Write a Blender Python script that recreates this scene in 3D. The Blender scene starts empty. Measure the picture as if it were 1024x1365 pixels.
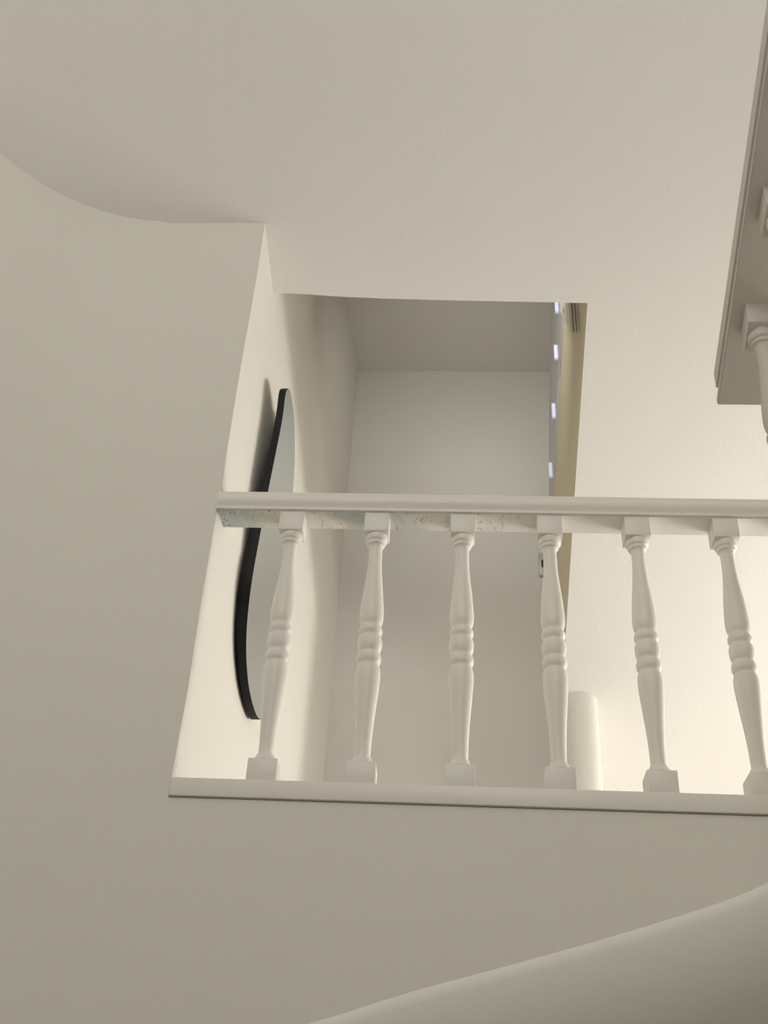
import bpy, bmesh, math
from mathutils import Vector, Matrix

S = bpy.context.scene
C = S.collection
H0 = 1.6                                    # eye height above the lower floor; the numbers below are relative to the eye


def Z(z):
    return z + H0


# ------------------------------------------------------------------ camera
TH, RO, YA = 0.6216769, 0.0610975, -0.0775052
fwd = Vector((math.sin(YA) * math.cos(TH), math.cos(YA) * math.cos(TH), math.sin(TH)))
rt = Vector((math.cos(YA), -math.sin(YA), 0))
up = rt.cross(fwd)
rt2 = rt * math.cos(RO) + up * math.sin(RO)
up2 = -rt * math.sin(RO) + up * math.cos(RO)
cam = bpy.data.objects.new('camera', bpy.data.cameras.new('camera'))
C.objects.link(cam)
m = Matrix((rt2, up2, -fwd)).transposed().to_4x4()
m.translation = (0, 0, H0)
cam.matrix_world = m
cam.data.sensor_fit = 'VERTICAL'
cam.data.sensor_height = 36
cam.data.lens = 36 * 1500 / 1365
cam.data.clip_start = 0.02
S.camera = cam

# ------------------------------------------------------------------ light
S.view_settings.view_transform = 'Standard'
S.view_settings.look = 'None'
S.view_settings.gamma = 1
S.view_settings.exposure = 0.0
w = bpy.data.worlds.new('world')
S.world = w
w.use_nodes = True
bg = w.node_tree.nodes['Background']
bg.inputs[0].default_value = (1.0, 0.985, 0.95, 1)
bg.inputs[1].default_value = 0.33


def area(name, loc, target, sx, sy, power, col):
    l = bpy.data.lights.new(name, 'AREA')
    l.shape = 'RECTANGLE'
    l.size, l.size_y, l.energy, l.color = sx, sy, power, col
    o = bpy.data.objects.new(name, l)
    o.location = loc
    o.rotation_euler = (Vector(target) - Vector(loc)).to_track_quat('-Z', 'Y').to_euler()
    C.objects.link(o)
    return o


# daylight of the landing window (right of the picture) and of the stairwell's tall opening behind the eye
area('landing_window_daylight', (4.0, 3.98, Z(0.81)), (0.0, 2.6, Z(1.4)), 0.6, 0.42, 68, (1.0, 0.975, 0.935))
area('landing_side_fill', (2.1, 2.55, Z(0.80)), (0.0, 2.3, Z(1.3)), 0.5, 0.4, 12, (1.0, 0.985, 0.955))  # added fill lamp, no window here; lifts the soffit and left wall
area('stairwell_window_daylight', (-0.3, -1.75, Z(3.2)), (0.0, 2.0, Z(1.4)), 1.8, 1.0, 33, (1.0, 0.97, 0.91))
area('passage_fill', (0.12, 2.33, Z(2.80)), (0.12, 3.6, Z(2.75)), 0.35, 0.4, 1.75, (1.0, 0.975, 0.93)).data.spread = math.radians(100)  # added fill lamp hidden behind the header, brightens the passage


# ------------------------------------------------------------------ materials
def mat(name, col, rough=0.6, bump=0.0, scale=60, metal=0.0, var=0.0, emit=0.0, spec=0.5):
    mt = bpy.data.materials.new(name)
    mt.use_nodes = True
    nt = mt.node_tree
    b = nt.nodes['Principled BSDF']
    b.inputs['Base Color'].default_value = (*col, 1)
    b.inputs['Roughness'].default_value = rough
    b.inputs['Metallic'].default_value = metal
    b.inputs['Specular IOR Level'].default_value = spec
    tc = nt.nodes.new('ShaderNodeTexCoord')
    if var:
        n = nt.nodes.new('ShaderNodeTexNoise')
        n.inputs['Scale'].default_value = 2.2
        n.inputs['Detail'].default_value = 3
        nt.links.new(tc.outputs['Object'], n.inputs['Vector'])
        mx = nt.nodes.new('ShaderNodeMix')
        mx.data_type = 'RGBA'
        mx.inputs[6].default_value = (*[c * (1 - var) for c in col], 1)
        mx.inputs[7].default_value = (*[min(1, c * (1 + var)) for c in col], 1)
        nt.links.new(n.outputs['Fac'], mx.inputs[0])
        nt.links.new(mx.outputs[2], b.inputs['Base Color'])
    if bump:
        n = nt.nodes.new('ShaderNodeTexNoise')
        n.inputs['Scale'].default_value = scale
        n.inputs['Detail'].default_value = 5
        nt.links.new(tc.outputs['Object'], n.inputs['Vector'])
        n2 = nt.nodes.new('ShaderNodeTexNoise')
        n2.inputs['Scale'].default_value = 3.5
        n2.inputs['Detail'].default_value = 2
        nt.links.new(tc.outputs['Object'], n2.inputs['Vector'])
        ma = nt.nodes.new('ShaderNodeMath')
        ma.operation = 'MULTIPLY_ADD'
        ma.inputs[1].default_value = 6.0
        nt.links.new(n2.outputs['Fac'], ma.inputs[0])
        nt.links.new(n.outputs['Fac'], ma.inputs[2])
        bp = nt.nodes.new('ShaderNodeBump')
        bp.inputs['Strength'].default_value = bump
        bp.inputs['Distance'].default_value = 0.004
        nt.links.new(ma.outputs[0], bp.inputs['Height'])
        nt.links.new(bp.outputs['Normal'], b.inputs['Normal'])
    if emit:
        b.inputs['Emission Color'].default_value = (*col, 1)
        b.inputs['Emission Strength'].default_value = emit
    return mt


M_wall = mat('cream_wall_paint', (0.765, 0.735, 0.672), 0.75, 0.16, 70, var=0.012, spec=0.25)
M_ceil = mat('off_white_soffit_paint', (0.88, 0.855, 0.815), 0.7, 0.14, 70, var=0.012, spec=0.25)
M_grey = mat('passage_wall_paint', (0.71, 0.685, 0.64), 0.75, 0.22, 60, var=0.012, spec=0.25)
M_tan = mat('tan_jamb_bounce_shade', (0.72, 0.645, 0.47), 0.7, 0.2, 60, spec=0.25)
M_trim = mat('white_gloss_trim_paint', (0.80, 0.765, 0.70), 0.42, 0.10, 45, var=0.015)
M_trim_shade = mat('shade_darkened_rail_paint', (0.60, 0.57, 0.51), 0.45, 0.10, 45, var=0.015)  # white trim paint darkened: the stair rail's shade is put into the colour
M_floor = mat('pale_tile_floor', (0.66, 0.61, 0.54), 0.6, 0.1, 30, var=0.05)
M_land = mat('pale_landing_floor', (0.70, 0.68, 0.64), 0.6, 0.1, 30, var=0.03)
M_black = mat('black_frame_and_shadow', (0.006, 0.006, 0.006), 0.55, spec=0.25)
M_glass = mat('mirror_glass', (0.92, 0.975, 0.985), 0.03, metal=1.0)
M_frame = mat('grey_slotted_frame_paint', (0.55, 0.54, 0.53), 0.45)
M_pane = mat('pale_blue_lit_pane', (0.62, 0.66, 0.86), 0.3, emit=0.30)
M_box = mat('cream_plastic', (0.86, 0.81, 0.73), 0.5)
M_slot = mat('dark_brown_slot', (0.06, 0.045, 0.025), 0.8)
M_metal = mat('dull_metal', (0.50, 0.48, 0.45), 0.5, metal=0.3)


def peel_material():
    """White paint worn through to blue-grey wood at the left end, with dark chips."""
    mt = mat('worn_white_paint', (0.80, 0.765, 0.70), 0.5)
    nt = mt.node_tree
    b = nt.nodes['Principled BSDF']
    tc = nt.nodes.new('ShaderNodeTexCoord')
    mp = nt.nodes.new('ShaderNodeMapping')
    mp.inputs['Scale'].default_value = (1.0, 0.55, 1.0)
    mp.inputs['Rotation'].default_value = (0, 0, 0.35)
    nt.links.new(tc.outputs['Object'], mp.inputs['Vector'])

    def noise(scale, detail, rough=0.6, dist=0.0):
        n = nt.nodes.new('ShaderNodeTexNoise')
        n.inputs['Scale'].default_value = scale
        n.inputs['Detail'].default_value = detail
        n.inputs['Roughness'].default_value = rough
        n.inputs['Distortion'].default_value = dist
        nt.links.new(mp.outputs[0], n.inputs['Vector'])
        return n.outputs['Fac']

    def ramp(sock, a, bb):
        r = nt.nodes.new('ShaderNodeMapRange')
        r.inputs['From Min'].default_value = a
        r.inputs['From Max'].default_value = bb
        nt.links.new(sock, r.inputs['Value'])
        return r.outputs[0]

    def mul(a, c):
        n = nt.nodes.new('ShaderNodeMath')
        n.operation = 'MULTIPLY'
        nt.links.new(a, n.inputs[0])
        nt.links.new(c, n.inputs[1])
        return n.outputs[0]

    def mix(fac, a_sock, a_col, col):
        x = nt.nodes.new('ShaderNodeMix')
        x.data_type = 'RGBA'
        nt.links.new(fac, x.inputs[0])
        if a_sock:
            nt.links.new(a_sock, x.inputs[6])
        else:
            x.inputs[6].default_value = (*a_col, 1)
        x.inputs[7].default_value = (*col, 1)
        return x.outputs[2]

    sp = nt.nodes.new('ShaderNodeSeparateXYZ')
    nt.links.new(tc.outputs['Object'], sp.inputs[0])
    worn = ramp(sp.outputs['X'], 0.24, 0.06)          # the wear fades out along the board
    end = ramp(sp.outputs['X'], -0.415, -0.475)       # and is worst at the wall
    f1 = mul(ramp(noise(8, 4, 0.6, 0.6), 0.47, 0.60), worn)
    f2 = mul(ramp(noise(40, 5, 0.75, 2.0), 0.56, 0.64), worn)
    f3 = mul(ramp(noise(26, 7, 0.75, 2.5), 0.605, 0.64), worn)
    f4 = mul(ramp(noise(20, 5, 0.7, 1.5), 0.36, 0.52), end)
    c = mix(f1, None, (0.80, 0.765, 0.70), (0.56, 0.60, 0.57))
    c = mix(f4, c, None, (0.53, 0.57, 0.545))
    c = mix(f2, c, None, (0.36, 0.385, 0.38))
    c = mix(f3, c, None, (0.09, 0.085, 0.08))
    nt.links.new(c, b.inputs['Base Color'])
    return mt


M_peel = peel_material()


# ------------------------------------------------------------------ helpers
def obj(name, bm, material, parent=None, smooth=None, loc=None):
    bmesh.ops.recalc_face_normals(bm, faces=bm.faces)
    me = bpy.data.meshes.new(name)
    bm.to_mesh(me)
    bm.free()
    me.materials.append(material)
    o = bpy.data.objects.new(name, me)
    C.objects.link(o)
    if parent:
        o.parent = parent
    if loc:
        o.location = loc
    if smooth is not None:
        me.shade_smooth()
        if smooth < 179:
            me.set_sharp_from_angle(angle=math.radians(smooth))
    return o


def struct(o, label=None, cat=None):
    o['kind'] = 'structure'
    if label:
        o['label'] = label
    if cat:
        o['category'] = cat
    return o


def thing(o, label, cat, group=None):
    o['label'] = label
    o['category'] = cat
    if group:
        o['group'] = group
    return o


def empty(name, loc):
    o = bpy.data.objects.new(name, None)
    o.empty_display_size = 0.05
    o.location = loc
    C.objects.link(o)
    return o


def add_box(bm, x0, x1, y0, y1, z0, z1, bevel=0.0, seg=2):
    r = bmesh.ops.create_cube(bm, size=1)
    vs = r['verts']
    for v in vs:
        v.co = Vector((x0 + (v.co.x + .5) * (x1 - x0), y0 + (v.co.y + .5) * (y1 - y0), z0 + (v.co.z + .5) * (z1 - z0)))
    if bevel:
        es = list({e for v in vs for e in v.link_edges})
        bmesh.ops.bevel(bm, geom=es, offset=bevel, segments=seg, affect='EDGES', profile=0.5)
    return vs


def box(*a, **k):
    bm = bmesh.new()
    add_box(bm, *a, **k)
    return bm


def add_extrude(bm, pts, vec):
    """closed polygon pts (3-D) pushed along vec"""
    a = [bm.verts.new(p) for p in pts]
    b = [bm.verts.new(Vector(p) + Vector(vec)) for p in pts]
    n = len(pts)
    bm.faces.new(a)
    bm.faces.new(b[::-1])
    for i in range(n):
        bm.faces.new((a[i], b[i], b[(i + 1) % n], a[(i + 1) % n]))
    return a, b


def add_lathe(bm, prof, cx, cy, n=48):
    rings = []
    for z, r in prof:
        rings.append([bm.verts.new((cx + r * math.cos(2 * math.pi * i / n), cy + r * math.sin(2 * math.pi * i / n), z)) for i in range(n)])
    for a, b in zip(rings, rings[1:]):
        for i in range(n):
            bm.faces.new((a[i], a[(i + 1) % n], b[(i + 1) % n], b[i]))
    bm.faces.new(rings[0])
    bm.faces.new(rings[-1][::-1])


def catmull(pts, k=8, closed=False):
    out = []
    n = len(pts)
    P = [Vector(p) for p in pts]
    rng = range(n if closed else n - 1)
    for i in rng:
        p0 = P[(i - 1) % n] if closed or i > 0 else P[0]
        p1, p2 = P[i], P[(i + 1) % n]
        p3 = P[(i + 2) % n] if closed or i + 2 < n else P[-1]
        for j in range(k):
            t = j / k
            out.append(0.5 * (2 * p1 + (p2 - p0) * t + (2 * p0 - 5 * p1 + 4 * p2 - p3) * t * t + (3 * p1 - p0 - 3 * p2 + p3) * t ** 3))
    if not closed:
        out.append(P[-1])
    return out


# ------------------------------------------------------------------ setting
D = 2.0266
SL = math.tan(math.radians(28))
ZC = 2.434


def soff(y):
    return ZC - SL * (y - D)


# front wall: parapet below the balustrade, flush with the stairwell wall that curves towards the eye on the left
XC = -0.535
arc = []
cx, cy, R = -0.80, D - 0.70, 0.70
for i in range(0, 33):
    a = math.radians(90 + 90 * i / 32)
    arc.append((cx + R * math.cos(a), cy + R * math.sin(a)))
inner = [(XC, D + 0.004)] + arc + [(cx - R, -1.9)]
T = 0.16
arco = [(cx + (R + T) * math.cos(math.radians(90 + 90 * i / 32)), cy + (R + T) * math.sin(math.radians(90 + 90 * i / 32))) for i in range(33)]
outer = [(XC - 0.012, D + T)] + arco + [(cx - R - T, -1.9)]
inner[1] = (inner[1][0], D + 0.004)
bm = bmesh.new()
ring = [Vector((x, y, 0)) for x, y in inner] + [Vector((x, y, 0)) for x, y in reversed(outer)]
add_extrude(bm, ring, (0, 0, Z(4.0)))
add_box(bm, XC, 2.3, D + 0.004, D + T, 0, Z(0.785))
struct(obj('wall_front', bm, M_wall, smooth=30), 'cream stairwell wall below the balustrade, curving round at the left', 'wall')

# landing's left wall, running back from the corner
lw = Vector((0.064, 0.998, 0)).normalized()
ln = Vector((lw.y, -lw.x, 0))
L0 = Vector((XC, D, 0))


def LW(s, off=0.0, z=0.0):
    p = L0 + lw * s + ln * off
    return Vector((p.x, p.y, Z(z)))


bm = bmesh.new()
# slightly wavy, hand-plastered front arris
zs = [0.55, 0.83, 1.0, 1.2, 1.42, 1.47, 1.5, 1.53, 1.6, 1.9, 2.2, 2.45, 3.6]
ws = [0, 0, 0.002, 0, 0.0005, 0.002, 0.004, 0.003, 0.001, 0, 0.002, 0, 0]
fr = [LW(0.006, w_, z) for z, w_ in zip(zs, ws)]
bk = [LW(1.9, 0.0, z) for z in zs]
fo = [LW(0.006, -0.15, z) for z in zs]
bo = [LW(1.9, -0.15, z) for z in zs]
cols = [[bm.verts.new(p) for p in col] for col in (fr, bk, bo, fo)]
for i in range(4):
    a, b = cols[i], cols[(i + 1) % 4]
    for j in range(len(zs) - 1):
        bm.faces.new((a[j], b[j], b[j + 1], a[j + 1]))
bm.faces.new([c_[0] for c_ in cols])
bm.faces.new([c_[-1] for c_ in cols][::-1])
struct(obj('wall_left', bm, M_wall, smooth=30), 'bright cream landing wall that carries the black framed mirror', 'wall')

# sloping soffit with a rectangular cut in it for the passage behind
TS = 0.75
top_pts = [(-1.8, -1.9), (2.3, -1.9), (2.3, 2.1), (4.2, 2.1), (4.2, 5.1), (0.37, 5.1), (0.366, 4.0), (0.362, 3.15), (0.360, 2.75), (0.3595, 2.226),
           (0.25, 2.2245), (0.0, 2.221), (-0.2, 2.217), (-0.34, 2.212), (-0.44, 2.206), (-0.51, 2.204), (-0.60, 2.203), (-1.8, 2.203)]
bm = bmesh.new()
a, b = add_extrude(bm, [Vector((x, y, Z(soff(y)))) for x, y in top_pts], (0, 0, TS))
o = obj('ceiling', bm, M_ceil)
struct(o, 'pale sloping plaster ceiling with a cut opening at the passage', 'ceiling')
# the jamb of the cut is coloured tan, its shade and warm bounced light in the colour
o.data.materials.append(M_tan)
for f in o.data.polygons:
    c_ = f.center
    if abs(f.normal.x) > 0.9 and 0.3 < c_.x < 0.45:
        f.material_index = 1

# passage behind the cut
struct(obj('wall_back', box(-0.75, 0.45, 3.62, 3.74, Z(0.55), Z(3.36)), M_grey), 'grey white back wall of the passage seen through the ceiling cut', 'wall')
struct(obj('ceiling_passage', box(-0.75, 0.60, 2.10, 3.74, Z(3.36), Z(3.46)), M_grey), 'shaded flat ceiling high in the passage behind the opening', 'ceiling')
bm = bmesh.new()
add_extrude(bm, [Vector((0.43, y, Z(z))) for y, z in ((2.10, soff(2.10) + .3), (3.62, soff(3.62) + .3), (3.62, 3.36), (2.10, 3.36))], (0.12, 0, 0))
struct(obj('wall_right', bm, M_grey), 'passage side wall above the ceiling slab', 'wall')
bm = bmesh.new()
add_box(bm, -0.75, 0.55, 2.02, 2.12, Z(3.0), Z(3.46))
struct(obj('wall_header', bm, M_grey), 'wall over the passage opening', 'wall')

# floors
struct(obj('floor', box(-1.8, 2.3, -1.9, D + 0.01, -0.1, 0.0), M_floor), 'pale stairwell floor', 'floor')
struct(obj('floor_landing', box(-0.8, 4.2, D + 0.1, 5.3, Z(0.45), Z(0.55)), M_land), 'pale landing floor behind the balustrade', 'floor')

# right hand wall with the landing window's opening
bm = bmesh.new()
add_box(bm, 2.2, 2.3, -1.9, D + T, 0, Z(4.0))
add_box(bm, 2.3, 4.2, D + T - 0.1, D + T, 0, Z(4.0))
add_box(bm, 4.05, 4.2, D + T, 3.65, 0, Z(4.0))
add_box(bm, 4.05, 4.2, 3.65, 4.32, 0, Z(0.59))
add_box(bm, 4.05, 4.2, 3.65, 4.32, Z(1.04), Z(4.0))
add_box(bm, 4.05, 4.2, 4.32, 5.3, 0, Z(4.0))
struct(obj('wall_side', bm, M_wall), 'cream wall with the landing window, to the right', 'wall')

# window frame strip over the tan jamb, with its lit panes
fr_pts = [(2.60, 2.96), (2.718, 2.849), (2.979, 2.735), (3.337, 2.475), (3.61, 2.22), (3.61, 2.40), (3.469, 2.584), (3.331, 2.88), (3.04, 3.187), (2.90, 3.31)]
bm = bmesh.new()
add_extrude(bm, [Vector((0.357, y, Z(z))) for y, z in fr_pts], (0.07, 0, 0))
wf = struct(obj('window_1', bm, M_frame), 'narrow grey slotted frame beside the tan jamb with small pale blue panes', 'window')
for y, z in ((2.859, 2.974), (2.956, 2.839), (3.120, 2.705), (3.316, 2.585)):
    bm = bmesh.new()
    add_box(bm, 0.345, 0.3575, y - .006, y + .006, Z(z - .033), Z(z + .033), bevel=0.001, seg=1)
    obj('pane', bm, M_pane, wf)

# partition under the soffit: its rounded plaster end shows behind the fourth baluster
YP = 3.38
hw = 0.0585
cxp = 0.362 + hw
ring = [(cxp - hw, 4.6)]
for i in range(17):
    t = math.pi * i / 16
    ring.append((cxp - hw * math.cos(t), YP + 0.035 - 0.035 * math.sin(t)))
ring.append((cxp + hw, 4.6))
bm = bmesh.new()
lo = [bm.verts.new((x, y, Z(0.55))) for x, y in ring]
hi = [bm.verts.new((x, y, Z(soff(y) + 0.05))) for x, y in ring]
bm.faces.new(lo)
bm.faces.new(hi[::-1])
for i in range(len(ring)):
    j = (i + 1) % len(ring)
    bm.faces.new((lo[i], lo[j], hi[j], hi[i]))
struct(obj('wall_partition', bm, M_wall, smooth=40), 'rounded cream end of the partition wall standing behind the fourth baluster', 'wall')

# near curved parapet of the lower stairs
path = catmull([(-0.75, 0.085), (-0.45, 0.115), (-0.25, 0.150), (-0.109, 0.192), (-0.029, 0.219), (0.065, 0.247), (0.194, 0.288), (0.278, 0.321), (0.42, 0.395), (0.60, 0.51), (0.80, 0.66)], 6)
rr = 0.032
bm = bmesh.new()
prev = None
first = None
for p in path:
    x, zt = p.x, p.y + 0.006
    pr = []
    for k in range(9):                                  # face that swells out and turns under
        t = math.radians(-55 + 55 * k / 8)
        pr.append((1.10 - 0.11 * math.cos(t), zt - 0.014 + 0.11 * math.sin(t)))
    for k in range(1, 13):                              # small rounded crest
        t = math.pi * k / 12
        pr.append((1.004 - 0.014 * math.cos(t), zt - 0.014 + 0.014 * math.sin(t)))
    y0_, z0_ = pr[0]
    pr = [(y0_ + 0.42, -H0), (y0_ + 0.42, z0_ - 0.30)] + pr + [(1.40, zt - 0.16), (1.40 + .25, zt - .5), (1.65, -H0)]
    sec = [bm.verts.new((x, y_, Z(z_))) for y_, z_ in pr]
    if prev:
        for i in range(len(sec) - 1):
            bm.faces.new((prev[i], prev[i + 1], sec[i + 1], sec[i]))
        bm.faces.new((prev[-1], prev[0], sec[0], sec[-1]))
    else:
        first = sec
    prev = sec
bm.faces.new(first)
bm.faces.new(prev[::-1])
struct(obj('wall_parapet', bm, M_wall, smooth=50), 'shaded plaster parapet with a rounded rising top in the near right corner', 'wall')

# ------------------------------------------------------------------ balusters
PROF = [(0.8225, .0200), (0.868, .0200), (0.8695, .0250), (0.8715, .0252), (0.8745, .0236), (0.8785, .0205), (0.8815, .0186), (0.8835, .0184), (0.8850, .0172), (0.8862, .0158),
        (0.8890, .0155), (0.9050, .0156), (0.9237, .0161), (0.9480, .0173), (0.9716, .0190), (0.9960, .0210), (1.0207, .0231), (1.0430, .0248), (1.0580, .0257), (1.0680, .0257), (1.0760, .0250), (1.0830, .0234),
        (1.0880, .0214), (1.0900, .0216), (1.0935, .0244), (1.0975, .0254), (1.1015, .0257), (1.1055, .0255), (1.1095, .0245), (1.1130, .0226), (1.1155, .0214),
        (1.1175, .0215), (1.1205, .0232), (1.1270, .0248), (1.1340, .0256), (1.1400, .0258), (1.1460, .0252), (1.1510, .0236), (1.1545, .0214),
        (1.1565, .0213), (1.1590, .0228), (1.1625, .0246), (1.1660, .0251), (1.1700, .0249), (1.1740, .0233), (1.1775, .0211), (1.1800, .0208),
        (1.1840, .0223), (1.1890, .0240), (1.1960, .0251), (1.2050, .0256), (1.2150, .0253), (1.2280, .0245), (1.2470, .0230), (1.2677, .0211), (1.2880, .0188), (1.3080, .0168),
        (1.3280, .0153), (1.3480, .0146), (1.3690, .0144), (1.3750, .0148), (1.3795, .0158), (1.3825, .0174), (1.3835, .0196), (1.3850, .0203), (1.3885, .0205), (1.3905, .0203),
        (1.3915, .0212), (1.3925, .0228), (1.3950, .0240), (1.4000, .0247), (1.4050, .0247), (1.4070, .0245), (1.408, .0200), (1.4555, .0200)]
PROF = [(z - 0.8225, r) for z, r in PROF]
BH = 0.633


def baluster(parent, x, y, z, shear=0.0, name='baluster', mt=M_trim):
    """turned shaft with a square block at its head and foot (shear tilts the head block to a sloping rail)"""
    bm = bmesh.new()
    add_lathe(bm, PROF, 0, 0)
    sh = obj(name, bm, mt, parent, smooth=38, loc=(x, y, z))
    t = 0.0272
    bm = box(-t, t, -t, t, 0.585, BH + 0.002, bevel=0.0016)
    for v in bm.verts:
        v.co.z += -shear * v.co.y
    obj('head_block', bm, mt, sh, smooth=30)
    t = 0.0288
    bm = box(-t, t, -t, t, -0.0005, 0.0455, bevel=0.0016)
    obj('foot_block', bm, mt, sh, smooth=30)
    return sh


# landing balustrade
X0 = -0.3623
bal = thing(empty('balustrade', (XC, D + 0.03, Z(0.822))), 'white painted balustrade with turned balusters spanning the landing opening', 'balustrade')


def under(o, par):
    """parent keeping world place (empties here are not rotated)"""
    o.location = o.location - par.location
    o.parent = par
    return o


def rail_mesh(prof, x0, x1, n=24):
    bm = bmesh.new()
    a, b = add_extrude(bm, [Vector((x0, y, z)) for y, z in prof], (x1 - x0, 0, 0))
    return bm


yf = D - 0.004
prof = [(yf + .003, 1.4570), (yf, 1.4580), (yf - .0005, 1.4625), (yf + .0015, 1.4640), (yf + .0005, 1.4670), (yf - .0025, 1.4720), (yf - .0050, 1.4790), (yf - .0055, 1.4850), (yf - .0040, 1.4900),
        (yf - .0015, 1.4930), (yf, 1.4945), (yf, 1.5015), (yf + .003, 1.5060), (yf + .010, 1.5085), (yf + .035, 1.5110), (yf + .060, 1.5085), (yf + .070, 1.5060), (yf + .074, 1.4990), (yf + .074, 1.4580), (yf + .072, 1.4570)]
hr = under(obj('handrail', rail_mesh([(y, Z(z)) for y, z in prof], XC + 0.001, 1.15), M_trim, smooth=35), bal)
ub = obj('worn_underside', box(-0.532, 1.15, D + 0.001, D + 0.068, Z(1.4550), Z(1.4575), bevel=0.0006, seg=1), M_peel, smooth=30)
ub['label'] = 'underside of the handrail with worn paint showing blue grey patches'
under(ub, bal)
ub.parent = hr
ub.location = (0, 0, 0)
br = under(obj('base_rail', box(XC + 0.002, 1.15, D - 0.003, D + 0.085, Z(0.787), Z(0.8225), bevel=0.0012), M_trim, smooth=30), bal)
for k in range(8):
    b_ = baluster(None, X0 + 0.19 * k, D + 0.0288, Z(0.8225))
    under(b_, bal)

# stair balustrade that climbs towards the eye at the right
s2 = 0.433
YE, ZE = 1.6617, 1.489


def zr(y):
    return ZE + s2 * (YE - y)


st = thing(empty('stair_balustrade', (0.5575, 1.519, Z(zr(1.519) - BH - 0.002))), 'shaded white stair rail with balusters, cut off by the right edge', 'balustrade')
bm = bmesh.new()
Yn = 0.55
add_extrude(bm, [Vector((0.5035, YE + .004, Z(zr(YE) + .010))), Vector((0.5035, YE + .004, Z(zr(YE) + .055))), Vector((0.5035, Yn, Z(zr(Yn) + .055))), Vector((0.5035, Yn, Z(zr(Yn) + .010)))], (0.108, 0, 0))
bmesh.ops.bevel(bm, geom=list(bm.edges), offset=0.0045, segments=3, affect='EDGES')
h2 = under(obj('handrail', bm, M_trim_shade, smooth=35), st)
bm = bmesh.new()
add_extrude(bm, [Vector((0.5075, YE + .022, Z(zr(YE + .022)))), Vector((0.5075, YE + .022, Z(zr(YE + .022) + .016))), Vector((0.5075, Yn, Z(zr(Yn) + .016))), Vector((0.5075, Yn, Z(zr(Yn))))], (0.100, 0, 0))
bmesh.ops.bevel(bm, geom=list(bm.edges), offset=0.0015, segments=2, affect='EDGES')
u2 = obj('underside_board', bm, M_trim_shade, smooth=35)
under(u2, st)
u2.parent = h2
u2.location = (0, 0, 0)
for k in range(4):
    y = 1.519 - 0.197 * k
    b_ = baluster(None, 0.5575, y, Z(zr(y) - BH - 0.001), shear=s2, mt=M_trim_shade)
    under(b_, st)
bm = bmesh.new()
ya, yb = 1.555, 0.85
zb_ = lambda y: zr(y) - BH - 0.004
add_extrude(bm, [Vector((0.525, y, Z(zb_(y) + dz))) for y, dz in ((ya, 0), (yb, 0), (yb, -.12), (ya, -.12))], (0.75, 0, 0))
under(obj('flight', bm, M_trim_shade), st)

# ------------------------------------------------------------------ mirror on the landing wall
out = [(0.265, 2.054), (0.242, 2.023), (0.25, 1.968), (0.254, 1.912), (0.25, 1.826), (0.244, 1.699), (0.243, 1.56), (0.243, 1.44), (0.256, 1.353), (0.282, 1.286), (0.322, 1.239), (0.383, 1.201), (0.469, 1.182), (0.533, 1.198), (0.58, 1.279), (0.583, 1.411), (0.566, 1.562), (0.52, 1.726), (0.475, 1.861), (0.437, 1.95), (0.398, 2.0), (0.348, 2.04), (0.298, 2.057)]
contour = catmull([(a_, b_, 0) for a_, b_ in out], 6, closed=True)
cen = sum(contour, Vector()) / len(contour)
base = LW(0.45, 0.0, 1.166)


def MP(p, off):
    return LW(p.x, off + 0.037 * (p.y - 1.17), p.y) - base      # hung leaning out a little at the top


mir = thing(empty('wall_mirror', base), 'tall pebble shaped mirror with a thin black frame on the left wall', 'mirror')


def slab(cont, o0, o1):
    bm = bmesh.new()
    a_ = [bm.verts.new(MP(p, o0)) for p in cont]
    b_ = [bm.verts.new(MP(p, o1)) for p in cont]
    n = len(cont)
    bm.faces.new(a_)
    bm.faces.new(b_[::-1])
    for i in range(n):
        bm.faces.new((a_[i], a_[(i + 1) % n], b_[(i + 1) % n], b_[i]))
    return bm


inn = [cen + (p - cen) * 0.985 for p in contour]
bm = bmesh.new()
def scl(k):
    return [cen + (p - cen) * k for p in contour]


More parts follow.
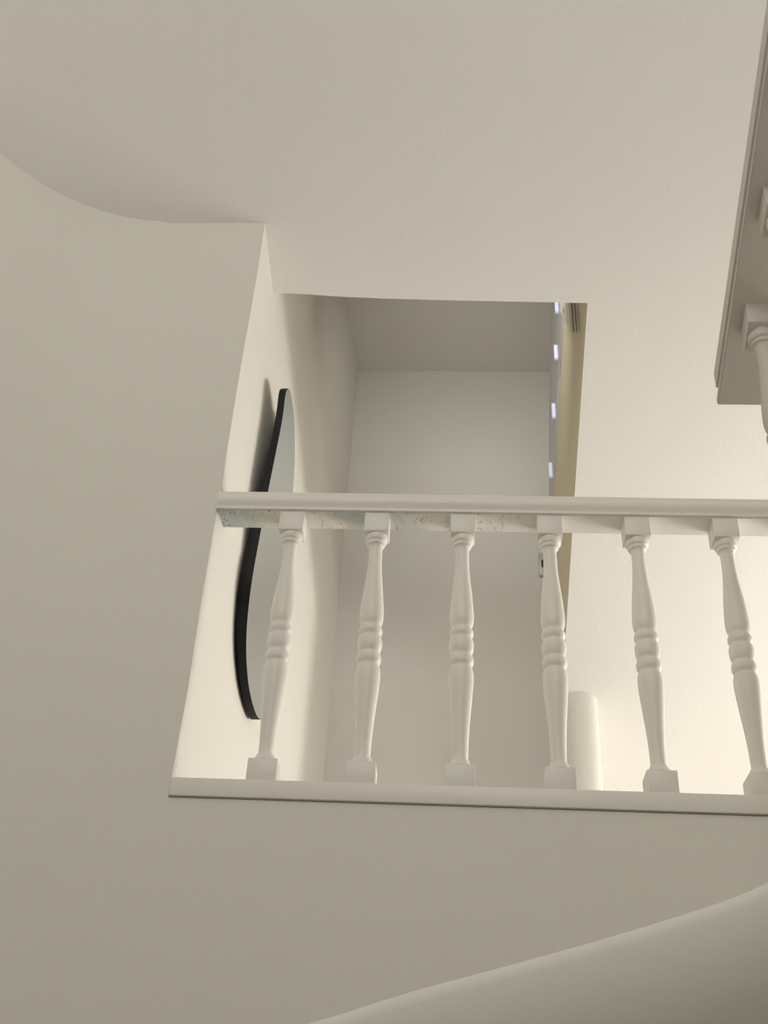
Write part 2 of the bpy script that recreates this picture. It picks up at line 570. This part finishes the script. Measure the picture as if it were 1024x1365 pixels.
q = [[bm.verts.new(MP(p, off)) for p in c_] for c_, off in ((contour, 0.008), (contour, 0.0262), (scl(0.997), 0.0272), (scl(0.992), 0.0265), (scl(0.985), 0.008))]
n = len(contour)
for i5 in range(5):
    a_, b_ = q[i5], q[(i5 + 1) % 5]
    for i in range(n):
        bm.faces.new((a_[i], a_[(i + 1) % n], b_[(i + 1) % n], b_[i]))
obj('frame', bm, M_black, mir, smooth=40)
obj('glass', slab(scl(0.9955), 0.018, 0.0276), M_glass, mir)
bkp = []
for p in scl(0.965):                                   # black board added in the gap to deepen the mirror's shadow, tapered upwards
    t = max(0.0, (p.y - 1.45) / 0.62) ** 2
    bkp.append(Vector((p.x + max(0.0, 0.46 - p.x) * 0.62 * t, p.y, 0)))
obj('shadow_backing', slab(bkp, -0.004, 0.0185), M_black, mir)

# ------------------------------------------------------------------ ribbed box high on the tan jamb, latch on the back wall
bx = thing(empty('ribbed_box', (0.36, 2.40, Z(2.405))), 'small cream ribbed box fixed high on the tan jamb', 'box')
def plate(x0, x1, y0, zb):
    bm = bmesh.new()
    add_extrude(bm, [Vector((x0, y, Z(z))) for y, z in ((y0, zb), (y0 + .21, zb + .30), (y0 + .21, zb + .36), (y0, zb + .36))], (x1 - x0, 0, 0))
    bmesh.ops.bevel(bm, geom=list(bm.edges), offset=0.0010, segments=1, affect='EDGES')
    return bm


for x0, x1, yy in ((0.3315, 0.3400, 2.400), (0.3425, 0.3490, 2.402), (0.3512, 0.3605, 2.404)):
    under(obj('rib', plate(x0, x1, yy, 2.390), M_box, smooth=30), bx)
under(obj('body', plate(0.3385, 0.3530, 2.412, 2.400), M_slot), bx)
under(obj('screw', box(0.3306, 0.3320, 2.517, 2.535, Z(2.598), Z(2.612), bevel=0.0005, seg=1), M_slot), bx)

lt = thing(empty('door_latch', (0.335, 3.62, Z(2.37))), 'small dull metal latch plate with a dark hole beside the jamb', 'latch')
under(obj('plate', box(0.322, 0.345, 3.606, 3.6205, Z(2.31), Z(2.41), bevel=0.002), M_metal, smooth=30), lt)
under(obj('hole', box(0.331, 0.341, 3.604, 3.608, Z(2.345), Z(2.378), bevel=0.001), M_slot), lt)
